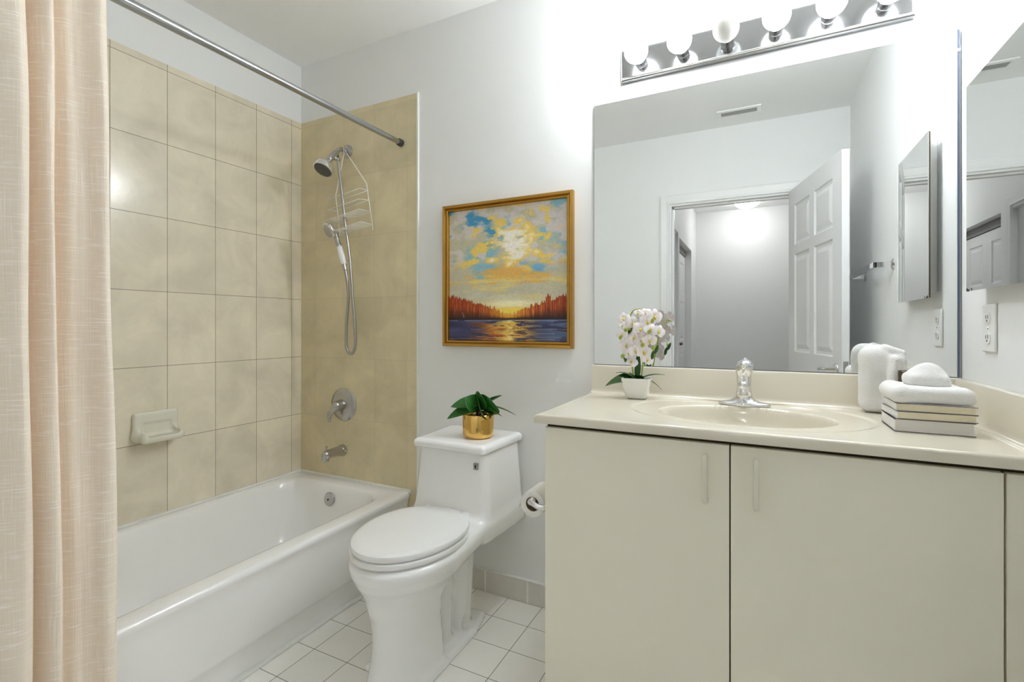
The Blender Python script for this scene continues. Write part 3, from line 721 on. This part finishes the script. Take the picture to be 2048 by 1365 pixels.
obj('faucet_handle', sdf_mesh(lambda X, Y, Z: smin(smin(scap(X-fo[0], Y-fo[1], Z-fo[2], (0, .004, .066), (0, .004, .112), .0215, .0235), scap(X-fo[0], Y-fo[1], Z-fo[2], (0, -.0, .112), (0, -.05, .134), .012, .008), .016), selp(X-fo[0], Y-fo[1], Z-fo[2], (0, .004, .118), (.024, .024, .018)), .01),
    (fo[0]-.035, fo[1]-.075, fo[2]+.04), (fo[0]+.035, fo[1]+.035, fo[2]+.155), .0026), 'chrome', fa, True)
obj('lift_rod', tube([(fo[0], fo[1]+.030, fo[2]+.008), (fo[0], fo[1]+.030, fo[2]+.105)], .002, 8), 'chrome', fa, True)
obj('lift_knob', lathe([(.001, 0), (.005, .002), (.005, .008), (.001, .01)], (fo[0], fo[1]+.030, fo[2]+.103), n=14), 'chrome', fa, True)

# ------------------------------------------------------------------ orchid
ox, oy, oz = -.378, 1.728, .8905
orc = root('potted_orchid', (ox, oy, oz), 'white orchid in a square white ceramic pot on the countertop by the mirror', 'orchid')
def sqring(h, z_, r, rot):
    c, s_ = math.cos(rot), math.sin(rot)
    return [(ox+x*c-y_*s_, oy+x*s_+y_*c, oz+z_) for x, y_, _ in rrect(-h, h, -h, h, r, 0, 6)]
rot = math.radians(3)
obj('ceramic_pot', rings([sqring(.028, 0, .01, rot), sqring(.034, .003, .01, rot), sqring(.042, .030, .008, rot), sqring(.049, .070, .007, rot), sqring(.049, .072, .007, rot), sqring(.0455, .071, .006, rot), sqring(.043, .058, .006, rot)]), 'potw', orc, 40)
obj('potting_mix', rings([sqring(.0435, .056, .006, rot), sqring(.0435, .060, .006, rot)]), 'soil', orc)
lb = (ox+.0, oy-.004, oz+.060)
for dx, dy, dz, ln, wd, dr, ro in ((-.92, -.35, .35, .118, .030, .50, .5), (-.9, -.05, .85, .105, .010, .45, .1), (.80, .35, .55, .115, .012, .35, .0), (.85, .1, .42, .095, .011, .75, .0), (.45, -.6, .75, .050, .018, .25, .4), (-.4, -.55, .8, .055, .018, .2, .4), (.05, .0, 1, .105, .011, 0, 1.2)):
    leafobj('leaf', leafmesh(lb, (dx, dy, dz), ln, wd, dr, ro), 'leaf2', orc, .0014)
stems = [[(ox-.01, oy-.005, oz+.06), (ox-.022, oy-.01, oz+.16), (ox-.028, oy-.015, oz+.24), (ox-.012, oy-.03, oz+.30), (ox+.02, oy-.045, oz+.312)],
         [(ox+.012, oy-.0, oz+.06), (ox+.026, oy-.01, oz+.15), (ox+.042, oy-.015, oz+.23), (ox+.060, oy-.03, oz+.275), (ox+.078, oy-.05, oz+.27)]]
for s_ in stems: obj('flower_stem', tube(s_, [.0028, .0018], 8, 8), 'bud', orc, True)
def petal(dirv, ln, wd, cup, fn):
    d = Vector(dirv); side = fn.cross(d).normalized(); V = []; F = []; n = 7
    for i in range(n+1):
        t = i/n; p = d*ln*t+fn*(cup*ln*t*(1-t)*1.5); w_ = wd*(math.sin(math.pi*min(1, t*.93+.04))**.6)
        for j in range(-2, 3): V.append(p+side*w_*j/2-fn*abs(j)*.0009)
    for i in range(n):
        for j in range(4): F.append((i*5+j, i*5+j+1, i*5+j+6, i*5+j+5))
    return V, F
def flower_shape(sc):
    fn = Vector((0, -1, 0)); P = []
    for a, ln, wd in ((90, .024, .010), (215, .024, .010), (325, .024, .010), (8, .026, .0145), (172, .026, .0145)):
        r_ = math.radians(a); P.append(petal(Vector((math.cos(r_), 0, math.sin(r_))), ln*sc, wd*sc, .35, fn))
    return join(*P)
FM = obj('flower', (np.array(flower_shape(1)[0])+np.array([ox, oy, oz]), flower_shape(1)[1]), 'petal', orc, True)
FL = obj('flower_lip', join(selfv := tube([(ox, oy-.001, oz), (ox, oy-.008, oz-.003), (ox, oy-.011, oz-.009)], [.003, .0045, .002], 8)), 'yel', FM, True)
spots = [(-.054, .278, -15, .9), (-.038, .246, 10, 1.0), (-.058, .222, -25, .8), (-.018, .262, 20, 1.05), (-.004, .296, 0, .8), (.014, .243, 5, 1.1), (.038, .268, 15, 1.1), (.068, .284, 30, 1.1), (.052, .240, -10, 1), (.082, .234, 35, .95),
         (-.048, .186, -20, 1.0), (-.018, .212, 5, 1.1), (.012, .200, -5, 1.15), (.048, .204, 12, 1.0), (-.036, .156, -12, 1.0), (-.010, .165, 8, 1.0), (.024, .164, 20, 1.1), (.034, .138, 30, .9), (-.028, .128, -5, .9), (.020, .226, 8, 1.0), (-.062, .252, -30, .7), (.030, .296, 10, .8)]
rg = random.Random(3)
for i, (dx, dz, az, sc) in enumerate(spots):
    az = az*.6-10; dx = dx*.86+.010
    f = FM if i == 0 else FM.copy()
    if i: COL.objects.link(f); c = FL.copy(); COL.objects.link(c); c.parent = f; f.parent = orc
    f.location = (dx, -.028+rg.uniform(-.02, .012)-.15*abs(dx), dz); f.rotation_euler = (math.radians(rg.uniform(-30, 12)), math.radians(rg.uniform(-30, 30)), math.radians(az+22)); f.scale = (sc,)*3
FL.location = (0, 0, 0)
for dx, dy, dz in ((-.05, -.045, .205), (-.03, -.052, .232), (.026, -.05, .180), (.048, -.048, .225), (.062, -.05, .172), (-.045, -.04, .14), (.058, -.052, .262)):
    obj('bud', lathe([(.001, 0), (.0045, .004), (.0065, .010), (.005, .017), (.001, .021)], (ox+dx, oy+dy, oz+dz), (.3, -.5, .6), 12), 'bud', orc, True)
for dx, dz, a in ((-.03, .135, -.3), (.056, .15, .2), (-.025, .235, .6), (.035, .235, -.6), (.066, .17, .4)):
    leafobj('sepal_leaf', leafmesh((ox+dx, oy-.035, oz+dz-.012), (a, -.1, 1), .034, .006, 0, 1.2, 6), 'leaf2', orc, .0008)

# ------------------------------------------------------------------ books and towels
def noisy(X, Y, Z, a, f, ph=0):
    return a*(np.sin(X*f+ph)*np.cos(Y*f*1.3+ph*2)+.6*np.sin(Z*f*1.7+X*f*.6+ph)+.4*np.sin(Y*f*2.3-Z*f*1.9))
BK = [(0.0, .030, 0, 'thick white book at the bottom of the stack on the countertop', 'pagew', .0),
      (.0305, .018, math.radians(2), 'slim cream-paged book in the middle of the stack under another book', 'pages', .002),
      (.0490, .018, math.radians(-1), 'slim white book with cream pages at the top of the stack, under the folded towel', 'pages', .004)]
bx0, bx1, by0, by1 = .294, .443, 1.463, 1.600
for h0, hh, rz, lab, pm, dx in BK:
    z0 = .8905+h0
    r_ = root('book', ((bx0+bx1)/2+dx, (by0+by1)/2, z0), lab, 'book', 'books stacked on the countertop', rz)
    hw, hd_ = (bx1-bx0)/2, (by1-by0)/2
    ct = .0022
    cv = join(box(-hw, hw, -hd_, hd_, 0, ct), box(-hw, hw, -hd_, hd_, hh-ct, hh), box(-hw, -hw+ct, -hd_, hd_, 0, hh))
    o = obj('book_cover', cv, 'cover', r_, False, True)
    obj('page_block', box(-hw+ct, hw-.003, -hd_+.003, hd_-.003, ct, hh-ct), pm, r_, False, True)
    obj('cover_edge', join(box(-hw+.002, hw, -hd_-.0006, -hd_+.001, -.0001, .0012), box(-hw+.002, hw, -hd_-.0006, -hd_+.001, hh-.0012, hh+.0001)), 'cover2', r_, False, True, label='dark binding line')
tz0 = .8905+.0672
def towf(X, Y, Z):
    e = noisy(X, Y, Z, .0012, 55)
    d = sbox(X, Y, Z, (.372, 1.535, tz0+.0200), (.076, .070, .0195), .017)
    fold = scap(X, Y, Z, (.308, 1.475, tz0+.0205), (.308, 1.598, tz0+.0205), .0205)
    crease = scap(X, Y, Z, (.305, 1.455, tz0+.021), (.345, 1.455, tz0+.034), .004)
    return np.maximum(np.maximum(smin(d, fold, .01), -crease)+e, tz0-Z)
tag(obj('folded_towel', sdf_mesh(towf, (.27, 1.45, tz0-.006), (.47, 1.62, tz0+.055), .0028), 'towel', None, True), 'folded white terry towel lying flat on top of the stacked books', 'towel')
wz = tz0+.0395
def domef(X, Y, Z):
    a = np.maximum(selp(X, Y, Z, (.374, 1.545, wz), (.043, .042, .055)), wz-Z)
    b_ = sbox(X, Y, Z, (.374, 1.545, wz+.013), (.041, .039, .013), .012)
    return np.maximum(smin(a, b_, .015)+noisy(X, Y, Z, .0016, 70, 1.2), wz-Z)
tag(obj('washcloth', sdf_mesh(domef, (.315, 1.485, wz-.006), (.44, 1.605, wz+.062), .0026), 'towel', None, True), 'small white washcloth rolled into a rounded mound on top of the folded towel', 'washcloth')
def standf(X, Y, Z):
    z0 = .893
    a = sbox(X, Y, Z, (.306, 1.760, z0+.094), (.040, .034, .098), .030)
    b_ = sbox(X, Y, Z, (.350, 1.756, z0+.080), (.030, .032, .090), .022)
    c = scap(X, Y, Z, (.328, 1.745, z0+.188), (.366, 1.744, z0+.172), .009, .010)
    f = scap(X, Y, Z, (.348, 1.728, z0+.155), (.335, 1.726, z0+.02), .010, .020)
    return np.maximum(smin(smin(smin(a, b_, .008), c, .008), f, .006)+noisy(X, Y, Z, .0014, 60, 2), z0-.0025-Z)
tag(obj('rolled_towel', sdf_mesh(standf, (.24, 1.66, .884), (.40, 1.808, 1.10), .0035), 'towel', None, True), 'tall white bath towel rolled upright on the countertop behind the books', 'towel')
cn = tag(obj('metal_cup', lathe([(.001, 0), (.020, 0), (.0215, .004), (.0215, .128), (.020, .130), (.019, .127), (.019, .004), (.001, .004)], (.366, 1.680, .8905), n=40), 'bronze', None, 40), 'small dark bronze cup peeking out between the upright towel and the washcloth', 'cup')

# ------------------------------------------------------------------ mirror, light bar, painting
mr_ = root('wall_mirror', (-.03, D, .994), 'large frameless rectangular mirror on the wall above the vanity', 'mirror')
MX0, MX1, MZ0, MZ1 = -.565, .511, .9945, 1.993
obj('mirror_back', box(MX0, MX1+.004, D-.0052, D-.0005, MZ0, MZ1), 'medge_gap', mr_)
obj('mirror_glass', box(MX0+.001, MX1, D-.0065, D-.0053, MZ0+.002, MZ1-.001), 'mirror', mr_)
obj('gap_reflection_strip', box(MX1, MX1+.0045, D-.0085, D-.0005, MZ0, MZ1), 'medge_gap', mr_, label='bluish grey strip painted as the reflection of a shadowed gap')  # strip colour stands in for the shadowed gap reflected beside the glass
for i, z_ in enumerate((1.93,)): obj('mirror_clip', box(MX1-.004, MX1+.006, D-.0095, D-.0065, z_, z_+.008), 'chrome', mr_)

lbz, lby = 2.110, D-.0
lb_ = root('vanity_light', (-.02, D, lbz), 'chrome bar light with six round globe bulbs above the mirror', 'light fixture')
bar = rings([[(-.455+i, D-h, 2.053+i), (.412-i, D-h, 2.053+i), (.412-i, D-h, 2.167-i), (-.455+i, D-h, 2.167-i)] for i, h in ((0, 0), (0, .022), (.004, .0275), (.009, .03))])
o = obj('light_bar', bar, mat('bar_mirror_steel', (.34, .34, .34), .12, 1), lb_)
obj('bar_lip', tube([(-.448, D-.031, 2.0575), (.405, D-.031, 2.0575)], .0035, 10), 'chrome', lb_, True)
gm = {}
sock = bulb = None
for i in range(6):
    x = -.380+i*.144
    s_ = obj('socket', lathe([(.020, 0), (.0205, .004), (.0205, .030), (.0225, .031), (.0225, .036), (.018, .037)], (x, D-.03, 2.104), (0, -1, 0), 32), 'chrome', lb_, 40)
    st_ = BULB[i]
    if st_ not in gm: gm[st_] = emit('bulb_glow_%d' % st_, (.90, .955, 1, 1), st_) if st_ else M['frost']
    pr = [(.013, 0), (.015, .006)]+[(.040*math.sin(a), .046-.040*math.cos(a)) for a in np.linspace(.45, math.pi, 16)]
    g = obj('globe_bulb', lathe(pr, (x, D-.066, 2.104), (0, -1, 0), 36), gm[st_], lb_, True)
    if not st_: g['label'] = 'unlit frosted globe bulb'
tag(lb_, lb_['label'], 'light fixture')

# painting
PX0, PX1, PZ0, PZ1 = -1.258, -.646, 1.053, 1.677
pa = root('framed_painting', (-.95, D, 1.05), 'gold framed painting of a sunset over a lake with autumn trees', 'painting')
fr = rect_frame(PX0, PX1, PZ0, PZ1, [(0, .0), (0, .022), (.003, .029), (.008, .031), (.013, .027), (.016, .019), (.021, .021), (.025, .019), (.028, .010), (.028, .006)], D)
o = obj('frame', fr, 'gold', pa)
nW, nH = 300, 310
cw, ch_ = PX1-PX0-.05, PZ1-PZ0-.05
uu = np.linspace(0, 1, nW); vv_ = np.linspace(0, 1, nH)
U, W_ = np.meshgrid(uu, vv_, indexing='ij')
rs = np.random.RandomState(7)
def vnoise(sx, sy, seed, oct=4):
    out = np.zeros_like(U); amp = 1; tot = 0
    for o_ in range(oct):
        r2 = np.random.RandomState(seed+o_); gx_ = int(sx*2**o_)+2; gy_ = int(sy*2**o_)+2; G = r2.rand(gx_+1, gy_+1)
        a = U*(gx_-1); b2 = W_*(gy_-1); ia = a.astype(int); ib = b2.astype(int); fa_ = a-ia; fb = b2-ib
        fa_ = fa_*fa_*(3-2*fa_); fb = fb*fb*(3-2*fb)
        out += amp*((G[ia, ib]*(1-fa_)+G[ia+1, ib]*fa_)*(1-fb)+(G[ia, ib+1]*(1-fa_)+G[ia+1, ib+1]*fa_)*fb); tot += amp; amp *= .55
    return out/tot
C = np.zeros(U.shape+(3,))
def put(c, a):
    global C
    a = np.clip(a, 0, 1)[..., None]; C = C*(1-a)+np.array(c)/255*a
hz = .165   # water line
C[:] = np.array((196, 190, 165))/255
n1 = vnoise(5, 7, 1); n2 = vnoise(9, 14, 11); n3 = vnoise(4, 10, 21); n4 = vnoise(12, 24, 31); n5 = vnoise(3, 12, 41)
put((138, 184, 202), (n1-.46)*7*(W_ > .40)*np.clip((W_-.42)*8, 0, 1))
put((212, 204, 200), (n2-.47)*8*np.clip((W_-.5)*6, 0, 1))
put((70, 150, 195), (n3-.60)*10*(U < .45)*np.clip((W_-.5)*8, 0, 1))
dsun = np.sqrt(((U-.55)/.9)**2+((W_-.68)/1.0)**2)
put((236, 204, 104), (n4-.50+(.32-dsun)*.8)*6*np.clip((W_-.36)*8, 0, 1))
put((226, 176, 90), (n5-.50)*9*np.clip(1-abs(W_-.47)/.12, 0, 1))
put((120, 170, 205), (n3-.55)*10*np.clip((W_-.40)*9, 0, 1)*(U > .62)*np.clip(1-abs(W_-.48)/.15, 0, 1))
put((245, 238, 225), (.12-np.sqrt(((U-.56)/1.3)**2+((W_-.70))**2)+(n4-.5)*.34)*13)
put((214, 214, 200), (n5-.45)*6*np.clip(1-abs(W_-.36)/.06, 0, 1))
put((228, 206, 128), (vnoise(3, 30, 47)-.45)*8*np.clip(1-abs(W_-.39)/.10, 0, 1)); put((210, 198, 136), np.clip((.33-W_)*14, 0, 1)*.8)
put((246, 236, 196), np.exp(-((U-.55)/.2)**2-((W_-.275)/.03)**2)*1.2)
put((244, 214, 90), np.exp(-((U-.55)/.16)**2-((W_-.225)/.025)**2)*1.3)
# tree line: tall at both sides, low in the middle; vertical strokes
col = rs.rand(nW); jag = np.convolve(rs.rand(nW), np.ones(3)/3, 'same')
hgt = .03+.145*np.clip(abs(uu-.53)/.47, 0, 1)**.9*np.where(uu < .53, 1, .95)+.05*(jag-.5)
hgt[int(.83*nW):int(.87*nW)] += .045
H_ = hgt[:, None]+hz; rel = np.clip((W_-hz)/np.maximum(H_-hz, .01), 0, 1)
tm = (W_ > hz) & (W_ < H_); sk = rs.rand(nW, 1)*.7+vnoise(90, 16, 61)*.75
edge = np.clip(abs(U-.53)/.4, 0, 1)
lowc = np.array((40, 18, 10))/255; mid = np.array((150, 50, 18))/255; top = np.array((230, 150, 60))/255; glow = np.array((240, 178, 50))/255
tcx = lowc*(1-np.clip(rel*1.7, 0, 1))[..., None]+mid*np.clip(rel*1.7, 0, 1)[..., None]
k_ = np.clip((sk-.75)*2.2+(1-edge)*.5, 0, 1)[..., None]; tcx = tcx*(1-k_*.8*np.clip(rel*2, 0, 1)[..., None])+top*k_*.8*np.clip(rel*2, 0, 1)[..., None]
k2 = np.clip(.85-edge*1.5, 0, 1)[..., None]*np.clip(rel*3, 0, 1)[..., None]; tcx = tcx*(1-k2)+glow*k2
C = np.where(tm[..., None], tcx, C)
# water
wm = W_ <= hz
wn = vnoise(6, 60, 71); wb = np.array((52, 54, 84))/255*(.7+.9*vnoise(3, 40, 81))[..., None]
C = np.where(wm[..., None], wb, C)
put((196, 92, 26), wm*np.clip(1.1-abs(U-.45)/.28, 0, 1)*(wn > .44)*.85)
put((236, 192, 72), wm*np.clip(1.25-abs(U-.55)/.21, 0, 1)*(vnoise(7, 70, 91) > .46)*.9)
put((250, 232, 150), wm*np.clip(1-abs(U-.54)/.07, 0, 1)*(vnoise(9, 60, 95) > .5)*.9)
put((90, 110, 150), wm*np.clip((U-.72)*6, 0, 1)*(vnoise(4, 60, 97) > .55)*.8)
put((24, 26, 52), np.clip(1-abs(W_-(hz-.004))/.006, 0, 1)*wm)
put((160, 180, 205), np.clip(1-abs(W_-(hz-.012))/.003, 0, 1)*(vnoise(8, 3, 99) > .35))
for wy, u0, u1 in ((.03, .25, .95), (.055, .3, .9), (.085, .2, 1), (.11, .35, .8), (.012, .0, .9)):
    put((214, 186, 140), np.clip(1-abs(W_-wy-.004*np.sin(U*9))/.0025, 0, 1)*(U > u0)*(U < u1)*.7)
put((225, 220, 210), np.clip(1-abs((U-.13)+(W_-.2)*.35)/.004, 0, 1)*(W_ > .175)*(W_ < .215)*.8)
C *= (.93+.14*rs.rand(nW, nH))[..., None]
C = np.clip(C, 0, 1); CL = np.where(C <= .04045, C/12.92, ((C+.055)/1.055)**2.4)
PV = np.stack([PX0+.025+U*cw, np.full(U.shape, D-.008), PZ0+.025+W_*ch_], -1).reshape(-1, 3)
PF = [(i*nH+j, (i+1)*nH+j, (i+1)*nH+j+1, i*nH+j+1) for i in range(nW-1) for j in range(nH-1)]
cv_ = obj('canvas', (PV, PF), 'paint', pa)
ca = cv_.data.color_attributes.new(name='paint', type='FLOAT_COLOR', domain='POINT')
ca.data.foreach_set('color', np.concatenate([CL.reshape(-1, 3), np.ones((nW*nH, 1))], 1).ravel())
obj('backing_board', box(PX0+.012, PX1-.012, D-.007, D-.0005, PZ0+.012, PZ1-.012), 'stemb', pa)

# ------------------------------------------------------------------ right wall: medicine cabinet, outlet, towel bar
mc = root('medicine_cabinet', (XR, 1.46, 1.24), 'frameless mirrored medicine cabinet on the right wall above the outlet', 'medicine cabinet')
o = obj('cabinet_box', box(.4975, XR-.0005, 1.305, 1.615, 1.252, 1.748), 'plast', mc); bevel(o, .003)
obj('mirror_backing', box(.4855, .4905, 1.286, 1.663, 1.2335, 1.7635), 'bronze', mc)
obj('door_stop', box(.4905, .4975, 1.32, 1.60, 1.27, 1.73), 'rubber', mc)
obj('mirror_door', box(.484, .4855, 1.285, 1.664, 1.2325, 1.7645), 'mirror', mc)
obj('silver_chips', join(*[lathe([(.001, 0), (r_, .0001), (r_*.8, .0003), (.001, .0004)], (.4840, yy, zz), (-1, 0, 0), 9) for yy, zz, r_ in ((1.660, 1.237, .0045), (1.653, 1.235, .004), (1.646, 1.2345, .003), (1.628, 1.2355, .003), (1.632, 1.239, .002))]), 'dark', mc, label='dark worn spots along the bottom edge')
ou = root('wall_outlet', (XR, 1.629, 1.14), 'white duplex electrical outlet on the right wall below the medicine cabinet', 'outlet')
o = obj('cover_plate', box(XR-.006, XR-.0005, 1.590, 1.668, 1.078, 1.198), 'plast', ou); bevel(o, .003)
for z_ in (1.113, 1.163):
    r_ = obj('receptacle', swap(rings([rrect(1.612, 1.646, z_-.0145, z_+.0145, .012, h, 6) for h in (.006, .008)]), lambda x, y_, h: (XR-h, x, y_)), 'plast', ou, 40)
    obj('slots', join(box(XR-.0084, XR-.0078, 1.622, 1.624, z_-.002, z_+.008), box(XR-.0084, XR-.0078, 1.634, 1.636, z_-.002, z_+.007), lathe([(.0025, 0), (.0025, .0004)], (XR-.008, 1.629, z_-.007), (-1, 0, 0), 10)), 'dark', r_)
obj('plate_screw', lathe([(.003, 0), (.002, .001)], (XR-.006, 1.629, 1.138), (-1, 0, 0), 12), 'nickel', ou)
tb = root('towel_bar', (XR, .74, 1.40), 'square chrome towel bar on the right wall behind the open door, seen in the mirror', 'towel bar')
obj('bar', box(.447, .459, .40, 1.05, 1.397, 1.419), 'chrome', tb)
for yy in (1.044, .445):
    p_ = obj('post', box(.455, XR-.008, yy-.006, yy+.006, 1.397, 1.419), 'chrome', tb)
    obj('flange', lathe([(.001, 0), (.026, 0), (.026, .003), (.014, .010), (.001, .010)], (XR-.0005, yy, 1.408), (-1, 0, 0), 28), 'chrome', p_, 40)
